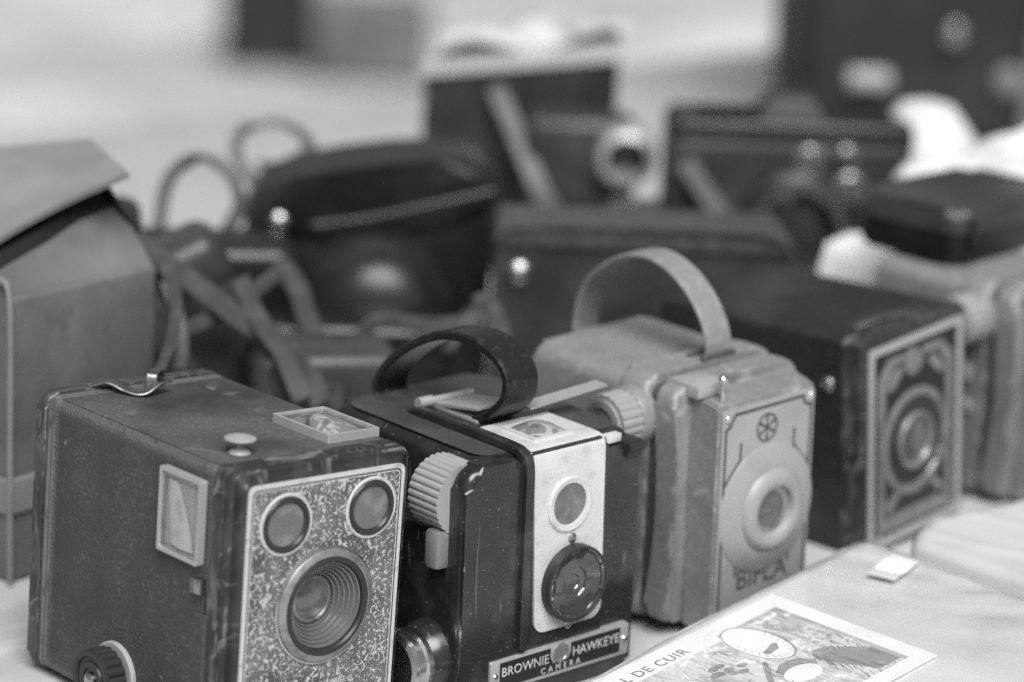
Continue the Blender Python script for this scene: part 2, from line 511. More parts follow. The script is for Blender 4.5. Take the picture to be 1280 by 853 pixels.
def front_box_camera():
    t = thing('box_camera', 'black leatherette box camera with speckled front plate, nearest of the row', 'camera', (0, 0, 4.3), 0, -0.63, 2.86)
    W, D, H = 84.9, 127.1, 112.3
    MB().prism(rrect(0.9, W - 0.9, 0.9, H - 0.9, 2.6), 10, 116.5, 'y').build('body', LEATHERETTE, t)
    # a slightly lifted top cover strip of the same cloth in a paler grey
    MB().prism(rrect(3.4, W - 3.4, 11, 116, 1.0), H - 0.9, H - 0.5, 'z', 0.2).build('top_cover', LEATHERETTE_TOP, t)
    m = MB()
    def band(y0, y1, g, e, rad):
        ins = rrect(10, W - 5, 9, H - 9, 2)
        prof = [(y1, g), (y0 + e, g), (y0 + e * 0.3, g + e * 0.3), (y0, g + e)]
        for (ya, ga), (yb, gb) in zip(prof, prof[1:]):
            A, B = rrect(ga, W - ga, ga, H - ga, rad), rrect(gb, W - gb, gb, H - gb, rad)
            va = [m.bm.verts.new((u, ya, v)) for u, v in A]
            vb = [m.bm.verts.new((u, yb, v)) for u, v in B]
            for i in range(len(va)):
                m.bm.faces.new((va[i], va[(i + 1) % len(va)], vb[(i + 1) % len(va)], vb[i]))
        m.ring(rrect(g + e, W - g - e, g + e, H - g - e, rad), ins, y0, y1, 'y')
    band(4.4, 10.5, 0, 0.8, 4.2)
    band(2.6, 4.6, 1.3, 0.2, 4.0)
    band(0, 3.2, 0.2, 1.8, 4.4)
    bmesh.ops.remove_doubles(m.bm, verts=m.bm.verts[:], dist=0.001)
    m.build('front_frame', EDGEPAINT, t)
    m = MB()
    for a, b, g in ((115.6, 117.4, 0.2), (118.2, 120.0, 0.0)):
        m.prism(rrect(g, W - g, g, H - g, 4.6), a, b, 'y', 0.7, 2)
    m.prism(rrect(0.8, W - 0.8, 0.8, H - 0.8, 4.6), 117, 121, 'y')
    m.build('rear_beading', RIBPAINT, t)
    MB().prism(rrect(-0.6, W + 0.6, -0.6, H + 0.6, 6.0), 120.6, D, 'y', 2.4, 3).build('back_frame', EDGEPAINT, t)
    # front plate
    pl = MB().plate(rrect(7.9, 82.0, 5, 105.8, 3.2), [circ(46, 54.8, 20, 64)], -0.7, 0.4).build('front_plate', PLATEEDGE, t)
    MB().ring(rrect(9.6, 80.3, 6.7, 104.1, 2.4), rrect(10.1, 79.8, 7.2, 103.6, 2.2), -0.84, -0.6, 'y').build('border_line', THINLINE, pl)
    MB().plate(rrect(10.7, 79.2, 7.8, 103.0, 1.8), [circ(46, 54.8, 20.5, 64)], -0.86, -0.6).build('speckled_panel', MOTTLE, pl)
    MB().text("SIX-20 'BROWNIE' C", (45.5, -0.95, 21.6), 3.6, (1, 0, 0), (0, 0, 1), 0.14, gap=1.05).build('lettering', PLATEEDGE, pl)
    for cx, cz in ((25.6, 89.2), (66.0, 90.2)):
        f = MB().lathe([(12.2, -0.6), (12.2, -1.2), (11.8, -1.5), (11.0, -1.4), (10.9, -0.6)], (cx, 0, cz), 'y', 48, caps=False).build('finder_ring', PLATEEDGE, t)
        MB().lathe([(10.9, -0.5), (10.9, -1.5), (10.4, -2.1), (9.2, -2.1), (8.5, -1.2), (8.5, -0.4)], (cx, 0, cz), 'y', 48, caps=False).build('inner_ring', DARKRING, f)
        MB().lathe([(8.6, -0.5), (8.6, -1.0), (7.9, -1.15), (5, -1.35), (0, -1.45)], (cx, 0, cz), 'y', 40).build('finder_glass', FROST, f)
    c = (46.0, 0, 54.8)
    ln = MB().lathe([(23.3, -0.6), (23.3, -1.4), (22.7, -1.7), (22.2, -1.4)], c, 'y', 72, caps=False).build('lens_surround', CHROME, t)
    MB().lathe([(22.3, -0.7), (22.2, -2.2), (21.6, -2.7), (19.7, -3.5), (19.2, -3.3)], c, 'y', 72, caps=False).build('bevel_ring', GREYRING, ln)
    MB().lathe([(19.4, -1), (19.3, -3.6), (18.7, -4.0), (17.6, -3.9), (17.0, -3.2), (16.9, 0.5)], c, 'y', 72, caps=False).build('black_rim', DARKRING, ln)
    pr = []
    r, h = 16.95, -1.6
    for k in range(6):
        pr += [(r, h), (r - 0.25, h - 0.35), (r - 0.75, h - 0.2), (r - 0.95, h + 1.1)]
        r -= 1.22
        h += 1.5
    pr += [(9.4, h), (9.2, h + 3)]
    MB().lathe(pr, c, 'y', 72, caps=False).build('ridged_cone', CONE, ln)
    MB().lathe([(9.6, 6.6), (9.2, 6.2), (8.2, 6.0), (7.9, 6.6)], c, 'y', 48, caps=False).build('glass_rim', GREYRING, ln)
    MB().lathe([(9.4, 7.4), (8.0, 6.7), (5, 5.6), (0, 5.0)], c, 'y', 40, caps=False).build('lens_glass', FROST, ln)
    # side finder window
    y0, y1, z0, z1 = 15.3, 41.2, 72.4, 105.0
    f = MB().ring(rrect(y0, y1, z0, z1, 0.8), rrect(y0 + 1.5, y1 - 1.5, z0 + 1.5, z1 - 1.5, 0.8), -2.2, 1, 'x').build('side_finder', SATIN, t)
    MB().ring(rrect(y0 + 1.5, y1 - 1.5, z0 + 1.5, z1 - 1.5, 0.8), rrect(y0 + 3.0, y1 - 3.0, z0 + 3.0, z1 - 3.0, 0.6), -1.5, 1, 'x').build('inner_frame', GREYRING, f)
    MB().grid(lambda a, b: (-0.4, y0 + 2.8 + (y1 - y0 - 5.6) * a, z0 + 2.8 + (z1 - z0 - 5.6) * b), 4, 4).build('finder_well', SATIN, f)
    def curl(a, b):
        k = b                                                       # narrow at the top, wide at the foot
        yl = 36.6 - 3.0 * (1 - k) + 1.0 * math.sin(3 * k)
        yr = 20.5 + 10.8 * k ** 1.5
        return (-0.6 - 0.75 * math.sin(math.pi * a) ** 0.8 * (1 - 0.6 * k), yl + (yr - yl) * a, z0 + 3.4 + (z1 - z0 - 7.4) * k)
    MB().grid(curl, 12, 16).build('mirror_streak', PALEWINDOW, f)  # pale mirror sheet shaped like the streak of light reflected in the glass
    MB().grid(lambda a, b: (-1.5 - 0.6 * (1 - (2 * a - 1) ** 2) * (1 - (2 * b - 1) ** 2), y0 + 2.6 + (y1 - y0 - 5.2) * a, z0 + 2.6 + (z1 - z0 - 5.2) * b), 12, 12).build('finder_glass', PANE, f)
    # top finder window
    x0, x1, y0, y1 = 57.6, 83.0, 16.6, 52.0
    f = MB().ring(rrect(x0, x1, y0, y1, 0.8), rrect(x0 + 1.5, x1 - 1.5, y0 + 1.5, y1 - 1.5, 0.8), H - 1.2, H + 2.7, 'z').build('top_finder', SATIN, t)
    MB().ring(rrect(x0 + 1.5, x1 - 1.5, y0 + 1.5, y1 - 1.5, 0.8), rrect(x0 + 3.4, x1 - 3.4, y0 + 3.4, y1 - 3.4, 0.6), H - 1, H + 2.0, 'z').build('inner_frame', GREYRING, f)
    MB().grid(lambda a, b: (x0 + 3.2 + (x1 - x0 - 6.4) * a, y0 + 3.2 + (y1 - y0 - 6.4) * b, H + 0.4 + 4.4 * ((1 - (2 * a - 1) ** 2) * (1 - (2 * b - 1) ** 2)) ** 0.8), 14, 14).build('finder_glass', WINDOWMIRROR, f)
    # top shutter knob, rivet, side lever with slot
    MB().lathe([(4.3, -1), (4.3, 0.3), (3.2, 1.3), (1.5, 2.2), (1.3, 4.3), (4.8, 4.9), (6.1, 5.4), (6.0, 5.9), (3.5, 6.8), (0, 7.1)], (19.5, 21.5, H - 0.5), 'z', 32).build('shutter_knob', SATIN, t)
    MB().lathe([(4.0, -1), (3.9, 0.4), (2.6, 1.2), (0, 1.6)], (68, 105, H - 0.5), 'z', 24).build('rivet', STEEL, t)
    lv = MB()
    lv.box(-2.4, 0.9, 12.8, 17.3, 62.2, 68.0, 0.3)
    for k in range(6):
        lv.box(-2.7, -1.5, 17.0, 18.0, 62.5 + k * 0.95, 63.05 + k * 0.95)
    lv.build('shutter_lever', STEEL, t)
    MB().box(0.82, 0.95, 12.4, 13.4, 54, 63).build('lever_slot', GAPSHADE, t)
    # winding knob low on the side
    ky, kz = 67.5, 13.2
    kn = MB().lathe([(13.6, 1), (13.6, -1.2), (13.0, -1.8), (9, -1.8)], (0.9, ky, kz), 'x', 48).build('winding_knob', IVORY, t)
    MB().gear(12.2, 1.2, 18, -2.4, -10, (ky, kz), 'x').build('scalloped_grip', DARKRING, kn)
    MB().lathe([(12.0, -10), (12.0, -10.8), (11.2, -11.4), (9.6, -11.2), (9.2, -10.2), (7.6, -10.2), (7.2, -11.0), (5, -11.0), (4.8, -10.4), (0, -10.4)], (0, ky, kz), 'x', 40).build('knob_face', DARKRING, kn)
    MB().lathe([(3.4, -10.2), (3.2, -11.6), (2, -12.4), (0, -12.7)], (0, ky, kz), 'x', 24).build('knob_stud', CHROME, kn)
    # strap bracket on the rear edge of the top
    b = MB().strap([(23, 124, H + 1.2), (27, 119, H + 3.0), (31, 112, H + 1.0), (35, 106, H + 0.6), (42, 106, H + 3.6), (46, 107.5, H + 4.2)], (0.55, 0.83, 0), 8, 1.0).build('strap_bracket', STEEL, t)
    MB().strap([(41, 109, H + 1), (41.5, 109.5, H + 6), (45, 112, H + 7), (48.5, 114.5, H + 6), (49, 115, H + 1)], (0.7, -0.7, 0.1), 4.5, 1.2).build('strap_loop', STEEL, b)
    return t
front_box_camera()

# ------------------------------------------------------------------ 2: black bakelite camera with silver faceplate
def bakelite_camera():
    t = thing('bakelite_camera', 'glossy black bakelite camera with pale metal faceplate and arched black strap', 'camera', (159.9, -13.1, 0), -0.06, 0.14, -0.63)
    b = MB()
    b.prism(rrect(-40, 40.5, 0, 103, 7, 6), 5, 99, 'y', 5, 4)                     # rear shell
    b.prism(rrect(-53.5, -20, 0, 103, 9, 6), -1.5, 9, 'y', 4.0, 8)                  # rounded left shoulder
    b.prism(rrect(-52, -20, 0, 74, 5, 5), 4, 97, 'y', 5, 4)
    b.prism(rrect(-21, 40.5, 0, 98, 4.5, 5), 0.5, 40, 'y', 3.0, 3)                 # front right of the plate
    b.build('body', BAKELITE, t)
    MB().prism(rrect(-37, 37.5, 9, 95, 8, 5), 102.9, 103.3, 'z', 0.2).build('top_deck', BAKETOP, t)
    m = MB()
    m.prism(rrect(-23.5, 21.5, 8, 104.4, 4.0, 6), -1.0, 66, 'y', 2.0, 3)           # raised centre block
    m.strap([(-22.4, 70, 101.5), (-22.4, 64, 104.4), (-22.4, 40, 105.0), (-22.4, 8, 105.0), (-22.4, 1, 103.6), (-22.4, -2.2, 99), (-22.4, -2.4, 80), (-22.4, -2.2, 40), (-22.4, -2.0, 24)], (1, 0, 0), 4.2, 4.2, 8)
    m.build('raised_centre', BAKELITE, t)
    # faceplate folding over the top edge
    pts = rrect(-18.2, 20.4, 27.6, 120, 5, 6)
    m = MB()
    prof = [(33.4, 105.3), (20, 105.3), (6, 105.3), (2.0, 105.1), (-0.3, 104.2), (-1.6, 102.4), (-2.0, 100)]
    n = len(prof)
    zl = [90, 70, 50, 40, 33.5]
    def half(z):
        k = (100 - z) / 72.0
        return -19.2 + 3.6 * max(0, k), 18.8 + 1.7 * max(0, k)
    rows = [(-19.2, 18.8, y, z) for y, z in prof] + [half(z) + (-2.0, z) for z in zl]
    for k in range(1, 7):
        a = R(15 * k)
        x0, x1 = half(33.5)
        rows.append((x0 + 5.5 * (1 - math.cos(a)), x1 - 5.5 * (1 - math.cos(a)), -2.0, 33.5 - 5.5 * math.sin(a)))
    vr = [[m.bm.verts.new((x0 + (x1 - x0) * i / 8, y, z)) for i in range(9)] for x0, x1, y, z in rows]
    for a, c in zip(vr, vr[1:]):
        for i in range(8):
            m.bm.faces.new((a[i], a[i + 1], c[i + 1], c[i]))
    bmesh.ops.recalc_face_normals(m.bm, faces=m.bm.faces[:])
    bmesh.ops.solidify(m.bm, geom=m.bm.faces[:], thickness=1.0)
    fp = m.build('faceplate', FACEPLATE, t, 40)
    # round finder window
    cx, cz = 0.4, 79.8
    f = MB().lathe([(11.6, -2.0), (11.6, -2.7), (10.9, -3.1), (8.7, -2.6), (8.6, -1.6)], (cx, 0, cz), 'y', 48, caps=False).build('finder_ring', FACEPLATE, fp)
    MB().lathe([(8.7, -2.05), (6, -2.35), (0, -2.6)], (cx, 0, cz), 'y', 40).build('finder_glass', FROST, t)
    for x, z in ((2.7, 65.0), (2.3, 28.6)):
        screw(MB(), x, -2.0, z, 2.1).build('screw', STEEL, t)
    # taking lens
    c = (3.0, -2, 46.6)
    ln = MB().lathe([(15.9, 0.1), (15.9, -4.0), (15.6, -4.6), (14.9, -4.6), (14.6, -4.0), (14.4, 0)], c, 'y', 64, caps=False).build('lens_mount', DARKRING, t)
    MB().lathe([(14.7, -3.6), (10.2, -2.1), (6.9, -2.2), (6.5, -1.5), (3.6, -1.4), (3.2, -0.9), (0, -0.9)], c, 'y', 11, caps=False).build('lens_glass', WELL, ln, 8)
    MB().lathe([(15.0, -4.3), (14.2, -4.5), (13.4, -4.1), (13.2, -3.4)], c, 'y', 48, caps=False).build('lens_glass_rim', GLASS, ln)
    # finder window on the top
    f = MB().ring(rrect(-11.2, 9.6, 6.6, 27.0, 1), rrect(-9.6, 8.0, 8.2, 25.4, 0.8), 105.2, 106.3, 'z').build('top_finder', FACEPLATE, t)
    MB().grid(lambda a, q: (-9.5 + 17.4 * a, 8.3 + 17.0 * q, 105.7 + 3.4 * ((1 - (2 * a - 1) ** 2) * (1 - (2 * q - 1) ** 2)) ** 0.7), 12, 12).build('finder_glass', WINDOWMIRROR, f)
    # winding knob
    kn = MB().gear(14.6, 0.9, 30, 8, 25, (-46, 88), 'y').build('winding_knob', IVORY, t)
    MB().lathe([(13.4, 24.5), (13.0, 26.5), (6, 27)], (-46, 0, 88), 'y', 40).build('knob_end', IVORY, kn)
    MB().box(-59.5, -51, 8, 16, 61, 77, 2).build('knob_guard', GREYPAINT, t)
    # flash contact: dark boss with chrome ring on the left side
    ky, kz = 18, 22
    d = MB().lathe([(15, -50), (14.6, -55), (12.5, -60), (11, -62)], (0, ky, kz), 'x', 40).build('flash_boss', BAKELITE, t)
    MB().lathe([(13, -61), (13.2, -63.5), (12.2, -64.5), (12.2, -67.5), (13.6, -68.5), (13.4, -70.5), (11.4, -71.2), (9.5, -70.5)], (0, ky, kz), 'x', 48).build('chrome_collar', CHROME, d)
    # shutter release
    MB().box(22.6, 31.0, 1.5, 21, 99, 102.6, 0.6).build('shutter_release', FACEPLATE, t)
    m = MB()
    m.box(31.8, 40.8, -1.5, 14, 92, 99.4, 1.5)
    m.lathe([(1.6, 0), (1.6, 9), (0, 9.4)], (31.5, -2.0, 97), 'x', 14)
    m.build('release_lever', DARKRING, t)
    # name plate along the foot
    pl = MB().prism(rrect(-38.6, 36.2, 8.4, 21.6, 0.8), -2.7, 0.5, 'y', 0.3).build('name_plate', SATIN, t)
    MB().prism([(-33.8, 9.8), (31.4, 9.8), (31.4, 20.4), (4.2, 20.4), (4.2, 16.2), (2.2, 13.6), (-5.0, 13.6), (-6.8, 16.2), (-6.8, 20.4), (-33.8, 20.4)], -2.86, -2.5, 'y').build('black_field', NAMEBLACK, pl)
    m = MB()
    m.text('BROWNIE', (-20.4, -2.95, 14.4), 5.5, (1, 0, 0), (0, 0, 1), 0.14, gap=1.02)
    m.text('HAWKEYE', (17.9, -2.95, 14.4), 5.6, (1, 0, 0), (0, 0, 1), 0.14, gap=0.98)
    m.text('CAMERA', (-1.2, -2.95, 10.3), 3.7, (1, 0, 0), (0, 0, 1), 0.14, gap=1.75)
    m.build('lettering', FACEPLATE, pl)
    MB().lathe([(4.2, -2.6), (4.2, -3.1), (3.2, -3.3), (3.0, -3.0), (0, -3.1)], (-1.3, 0, 17.4), 'y', 24).build('emblem', GREYRING, pl)
    for x in (-36.2, 33.8):
        screw(MB(), x, -2.7, 15, 1.5).build('screw', CHROME, pl)
    # carrying strap and its mounts
    MB().strap([(-4, 43.5, 104), (-4, 36, 108.0), (-4, 26.5, 117), (-4, 25.5, 127), (-4, 33, 133.5), (-4, 48, 137.0), (-4, 66, 134.5), (-4, 83, 126.5), (-4, 97, 116), (-4, 105, 106), (-4, 106, 101)], (1, 0, 0), 17, 3.8).build('carrying_strap', STRAPB, t)
    m = MB()
    m.prism(rrect(-13, 9, 38, 72, 3), 103.2, 105.4, 'z', 0.5)
    m.hull([(-13, 66, 105), (8, 66, 105), (-13, 40, 109.5), (8, 40, 109.5), (-13, 66, 106.4), (8, 66, 106.4), (-13, 40, 110.5), (8, 40, 110.5)])
    m.lathe([(2.3, -21), (2.3, -14), (1.5, -13.5), (1.5, 8)], (0, 67, 107.2), 'x', 20)
    m.build('strap_mount', SATIN, t)
    MB().hull([(6, 29, 109.4), (6, 37, 109.4), (47, 28, 112.6), (47, 35, 112.6), (6, 29, 110.3), (6, 37, 110.3), (47, 28, 113.4), (47, 35, 113.4)]).build('metal_strip', SATIN, t)
    return t
bakelite_camera()

# ------------------------------------------------------------------ 3 and 5: grey metal box cameras
def metal_box_camera(name, label, loc, rz, tx, ty, strap=True):
    t = thing(name, label, 'camera', loc, rz, tx, ty, 'grey painted metal box cameras')
    W, D, H = 78.7, 89.4, 109.0
    def bow(side, inset, k):
        """outline of the shell: sides bowed out a little, softened corners"""
        pts = rrect(inset, W - inset, 1 + inset, H - inset, 8.5 - inset * 0.6, 5)
        # add points along the long sides, then bow them
        out = []
        for (xa, za), (xb, zb) in zip(pts, pts[1:] + pts[:1]):
            nseg = 10 if abs(zb - za) > 40 else (6 if abs(xb - xa) > 30 else 1)
            for q in range(nseg):
                x, z = xa + (xb - xa) * q / nseg, za + (zb - za) * q / nseg
                sx = (x - W / 2) / (W / 2)
                out.append((x + k * 0.8 * sx * math.sin(math.pi * max(0, min(1, z / H))), z))
        return out
    def sag(m):
        """the seams curve forward at mid height, as on the moulded shell"""
        for v in m.bm.verts:
            if v.co.y < 40:
                v.co.y -= 6.0 * (1 - ((v.co.z - 58) / 52) ** 2) - 2.0
        return m
    MB().prism(bow(0, 2.6, 0.6), 24, D, 'y', 3.5, 3, (0, 1)).build('body', GREYPAINT, t)
    m = MB()
    m.prism(bow(0, 0.0, 0.8), 16.5, 33, 'y', 3.0, 4)
    m.prism(bow(0, 1.4, 0.8), 1.0, 13.0, 'y', 3.0, 4)
    sag(m)
    m.build('moulded_flange', GREYPAINT, t)
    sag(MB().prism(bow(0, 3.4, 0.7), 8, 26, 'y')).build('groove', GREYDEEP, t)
    # front block, its top leaning down to the front plate
    m = MB()
    x0, x1 = 13.0, 70.8
    m.hull([(x0, -14, 1), (x1, -14, 1), (x0, 3, 1), (x1, 3, 1), (x0, -14, 101.2), (x1, -14, 101.2), (x0 - 1, 3, 104.5), (x1 + 1, 3, 104.5), (x0, -8, 103), (x1, -8, 103)])
    bmesh.ops.bevel(m.bm, geom=[e for e in m.bm.edges if e.is_manifold and e.calc_face_angle(0) > 0.6], offset=1.0, segments=2, affect='EDGES')
    m.build('front_block', GREYPAINT, t)
    fp = MB().prism(rrect(x0 + 1.0, x1 - 1.0, 2, 100, 1.2), -14.9, -13.6, 'y', 0.3).build('front_plate', GREYFRONT, t)
    # dark engraved border with stepped corners, V-shaped arms
    def line(m, pts, wd=1.0, y=-15.05):
        for (xa, za), (xb, zb) in zip(pts, pts[1:]):
            d = Vector((xb - xa, 0, zb - za))
            n_ = Vector((-d.z, 0, d.x)).normalized() * wd / 2
            a, b = Vector((xa, y, za)), Vector((xb, y, zb))
            e = d.normalized() * wd * 0.3
            q = [a - e + n_, b + e + n_, b + e - n_, a - e - n_]
            vs1 = [m.bm.verts.new(p) for p in q]
            vs2 = [m.bm.verts.new(p + Vector((0, 0.4, 0))) for p in q]
            m.bm.faces.new(vs1)
            for i in range(4):
                m.bm.faces.new((vs1[i], vs1[(i + 1) % 4], vs2[(i + 1) % 4], vs2[i]))
    m = MB()
    line(m, [(16.2, 62), (16.2, 91.5), (18.4, 92.6), (21.6, 97.6), (62.8, 97.6), (63.4, 95.0), (66, 93.2), (68.0, 93.0), (68.0, 62)], 1.3)
    line(m, [(16.2, 45), (16.2, 2.5)], 1.3)
    line(m, [(68.0, 45), (68.0, 2.5)], 1.3)
    line(m, [(16.4, 67), (25.6, 77), (25.6, 84)], 1.2)
    line(m, [(67.8, 67), (58.0, 77), (58.0, 84)], 1.2)
    line(m, [(16.4, 45), (25.6, 34), (25.6, 25)], 1.2)
    line(m, [(67.8, 45), (58.0, 34), (58.0, 25)], 1.2)
    m.build('engraved_lines', THINLINE, fp)
    m = MB()
    m.ring(circ(41, 88.2, 6.3, 32), circ(41, 88.2, 5.4, 32), -15.1, -14.6, 'y')
    for k in range(6):
        a = R(30 + 60 * k)
        line(m, [(41, 88.2), (41 + 5.6 * math.cos(a), 88.2 + 5.6 * math.sin(a))], 0.9)
        m.prism(circ(41 + 3.9 * math.cos(a), 88.2 + 3.9 * math.sin(a), 0.8, 10), -15.1, -14.7, 'y')
    m.build('wheel_emblem', THINLINE, fp)
    MB().text('BIFLA', (42, -15.1, 18.5), 13.0, (1, 0, 0), (0, 0, 1), 0.2, gap=1.0).build('lettering', THINLINE, fp)
    for x, z in ((17.0, 96.6), (67.6, 97.0), (17.0, 4), (67.6, 4)):
        screw(MB(), x, -14.9, z, 1.7).build('screw', CHROME, fp)
    # bulging lens housing
    c = (42.6, -14, 52.2)
    ln = MB().lathe([(28.6, -0.6), (28.2, -1.3), (26.5, -2.1), (22.5, -3.6), (19.2, -4.6), (18.4, -4.6), (17.8, -5.6), (16.4, -6.9), (14.8, -7.5), (12.6, -7.6), (11.2, -7.1), (10.5, -5.8), (10.0, -2.0)], c, 'y', 64, caps=False).build('lens_housing', GREYFRONT, t)
    MB().lathe([(10.2, -4.2), (7.4, -3.4), (7.0, -2.4)], c, 'y', 40, caps=False).build('lens_ring', GREYRING, ln)
    MB().lathe([(9.9, -3.3), (6, -4.0), (0, -4.3)], c, 'y', 40).build('lens_glass', FROSTDARK, ln)
    # shutter pin and pale plate imitating a sky reflection on the top, winding knob on the side
    MB().lathe([(1.5, 0), (1.4, 9.2), (2.0, 9.8), (2.0, 11.4), (1.2, 12.2), (0, 12.4)], (18.6, -9.5, 101.5), 'z', 16).build('release_pin', CHROME, t)
    MB().box(9, 27, -5, 12, 104, 109.4, 0.4).build('sky_glint_plate', SATIN, t)
    ky, kz = 24.2, 91.5
    kn = MB().lathe([(13.0, 3), (13.0, -3.5), (12.4, -4.4), (9.8, -4.8), (9.8, -3.8)], (0, ky, kz), 'x', 40).build('winding_knob', GREYPAINT, t)
    MB().gear(12.2, 0.8, 20, -4.0, -16, (ky, kz), 'x').build('knob_grip', GREYFRONT, kn)
    MB().lathe([(10.2, -16), (9.8, -17.4), (7, -17.8), (6.6, -16.8), (0, -16.8)], (0, ky, kz), 'x', 32).build('knob_face', GREYPAINT, kn)
    # catch and embossed panel on the side
    m = MB()
    m.prism(rrect(24, 78, 16, 74, 10), -0.6, 3.5, 'x', 0.9, 2)
    m.build('embossed_panel', GREYPAINT, t)
    m = MB()
    m.box(-3.6, 1.5, 22, 34, 60, 68, 0.8)
    m.box(-2.6, 1.5, 20, 38, 44, 50, 0.8)
    m.build('side_catch', GREYFRONT, t)
    if not strap:
        return t
    # carrying strap
    MB().strap([(46, 24, 108.2), (46, 20, 112), (46, 22, 122), (46, 31, 134), (46, 44, 142.5), (46, 58, 145.6), (46, 74, 142), (46, 90, 131), (46, 98, 120), (46, 101, 106), (46, 100, 98)], (1, 0, 0), 15, 2.2).build('carrying_strap', GREYSTRAP, t)
    m = MB()
    m.box(36, 56, 18.5, 21, 108.5, 110.8, 0.5)
    m.box(36, 56, 27, 29, 108.5, 110.2, 0.5)
    m.build('strap_mount', GREYDEEP, t)
    return t
FROSTDARK = mat('grey_lens_glass', 0.075, 0.15, 0.0, 0.7, coat=0.7, coat_rough=0.06)
metal_box_camera('metal_box_camera', 'grey painted box camera with round bulging lens, grey strap arched over its top', (230.7, -2.3, 3.6), 0.67, 0.47, -2.02)

# ------------------------------------------------------------------ 4: dark box camera with geometric metal front
def deco_box_camera():
    t = thing('box_camera', 'plain black box camera whose metal front has a geometric ring design', 'camera', (379.1, 19.8, 0), 5.47, -1.7, -4.46)
    W, D, H = 80.1, 118.0, 104.0
    MB().prism(rrect(0.6, W - 0.6, 0.6, H - 0.6, 2.2), 11, D, 'y', 1.5, 2, (0, 1)).build('body', BOXBLACK, t)
    m = MB()
    m.prism(rrect(0, W, 0, H, 2.6), 8.6, 11.5, 'y', 0.8)
    m.prism(rrect(0, W, 0, H, 2.6), 0.3, 7.6, 'y', 1.0, 2)
    m.prism(rrect(0.8, W - 0.8, 0.8, H - 0.8, 2.4), 7, 9.2, 'y')
    m.build('front_frame', EDGEPAINT, t)
    pl = MB().prism(rrect(4.2, 76.6, 2.4, 99.6, 2.0), -0.5, 0.8, 'y', 0.2).build('front_plate', NAMEBLACK, t)
    MB().ring(rrect(4.2, 76.6, 2.4, 99.6, 2.0), rrect(8.0, 72.8, 6.0, 95.8, 1.2), -1.3, -0.4, 'y').build('silver_border', SATIN, pl)
    # inner silver panel with notched shoulders, open in the middle around the lens
    m = MB()
    def slab(pts, y0=-1.2, y1=-0.4):
        m.prism(pts, y0, y1, 'y', 0.15)
    slab([(11.4, 12), (16.8, 12), (16.8, 80), (23.5, 88.0), (31, 88.0), (31, 92), (20, 92), (11.4, 83)])
    slab([(64.2, 12), (69.6, 12), (69.6, 83), (61, 92), (45.5, 92), (45.5, 88.0), (57.5, 88.0), (64.2, 80)])
    slab([(11.4, 8.2), (69.6, 8.2), (69.6, 11.2), (58, 15.5), (23, 15.5), (11.4, 11.2)])
    slab([(18.4, 17.2), (22.0, 17.2), (30, 25.0), (27.5, 27.5), (18.4, 20.5)])
    slab([(62.6, 17.2), (59.0, 17.2), (51, 25.0), (53.5, 27.5), (62.6, 20.5)])
    slab([(18.4, 76), (23, 76), (30.5, 83.0), (30.5, 86), (25, 86), (18.4, 79)])
    slab([(62.6, 76), (58, 76), (50.5, 83.0), (50.5, 86), (56, 86), (62.6, 79)])
    m.build('notched_panel', DECOSILVER, pl)
    MB().lathe([(6.9, -0.4), (6.9, -1.5), (6.0, -2.0), (4.4, -1.4), (3.4, -1.7), (0, -1.9)], (38.0, 0, 86.5), 'y', 32).build('finder_window', DECOSILVER, pl)
    c = (40.2, 0, 47.6)
    ln = MB().lathe([(25.6, -0.4), (25.6, -1.4), (24.9, -1.9), (21.8, -1.6), (21.2, -0.6)], c, 'y', 64, caps=False).build('outer_ring', DECOSILVER, t)
    MB().lathe([(21.6, -0.75), (19.2, -0.62), (13.0, -0.6)], c, 'y', 64, caps=False).build('black_well', DARKRING, ln)
    MB().lathe([(13.9, -0.5), (13.8, -2.2), (13.2, -2.8), (11.4, -2.4), (10.6, -1.2), (10.4, 1)], c, 'y', 56, caps=False).build('lens_ring', DECOSILVER, ln)
    MB().lathe([(10.6, -0.6), (6, -1.2), (0, -1.5)], c, 'y', 40).build('lens_glass', FROSTDARK, ln)
    for x, z, r in ((11.6, 8.6, 2.2), (68.6, 8.2, 2.0), (56.7, 35.8, 2.6), (41.5, 25.5, 1.8)):
        screw(MB(), x, -1.0, z, r).build('stud', CHROME, pl)
    MB().lathe([(3.4, 1), (3.4, -1), (2.4, -2.0), (0, -2.4)], (0.6, 19, 81.6), 'x', 20).build('side_stud', CHROME, t)
    MB().strap([(20, 20, H - 0.4), (34, 16, H + 0.8), (52, 13, H + 0.4)], (0.3, 1, 0), 6, 1.0).build('top_clip', STEEL, t)
    return t
deco_box_camera()
metal_box_camera('metal_box_camera', 'grey painted box camera under a dark leather case at the right edge', (489, 29, 1.0), 0.5, 0.4, -2.0, False)

# ------------------------------------------------------------------ papers in front
def surf(x):
    return 32.3 + (0.116 * (x - 245) if x < 245 else 0.045 * (x - 245))

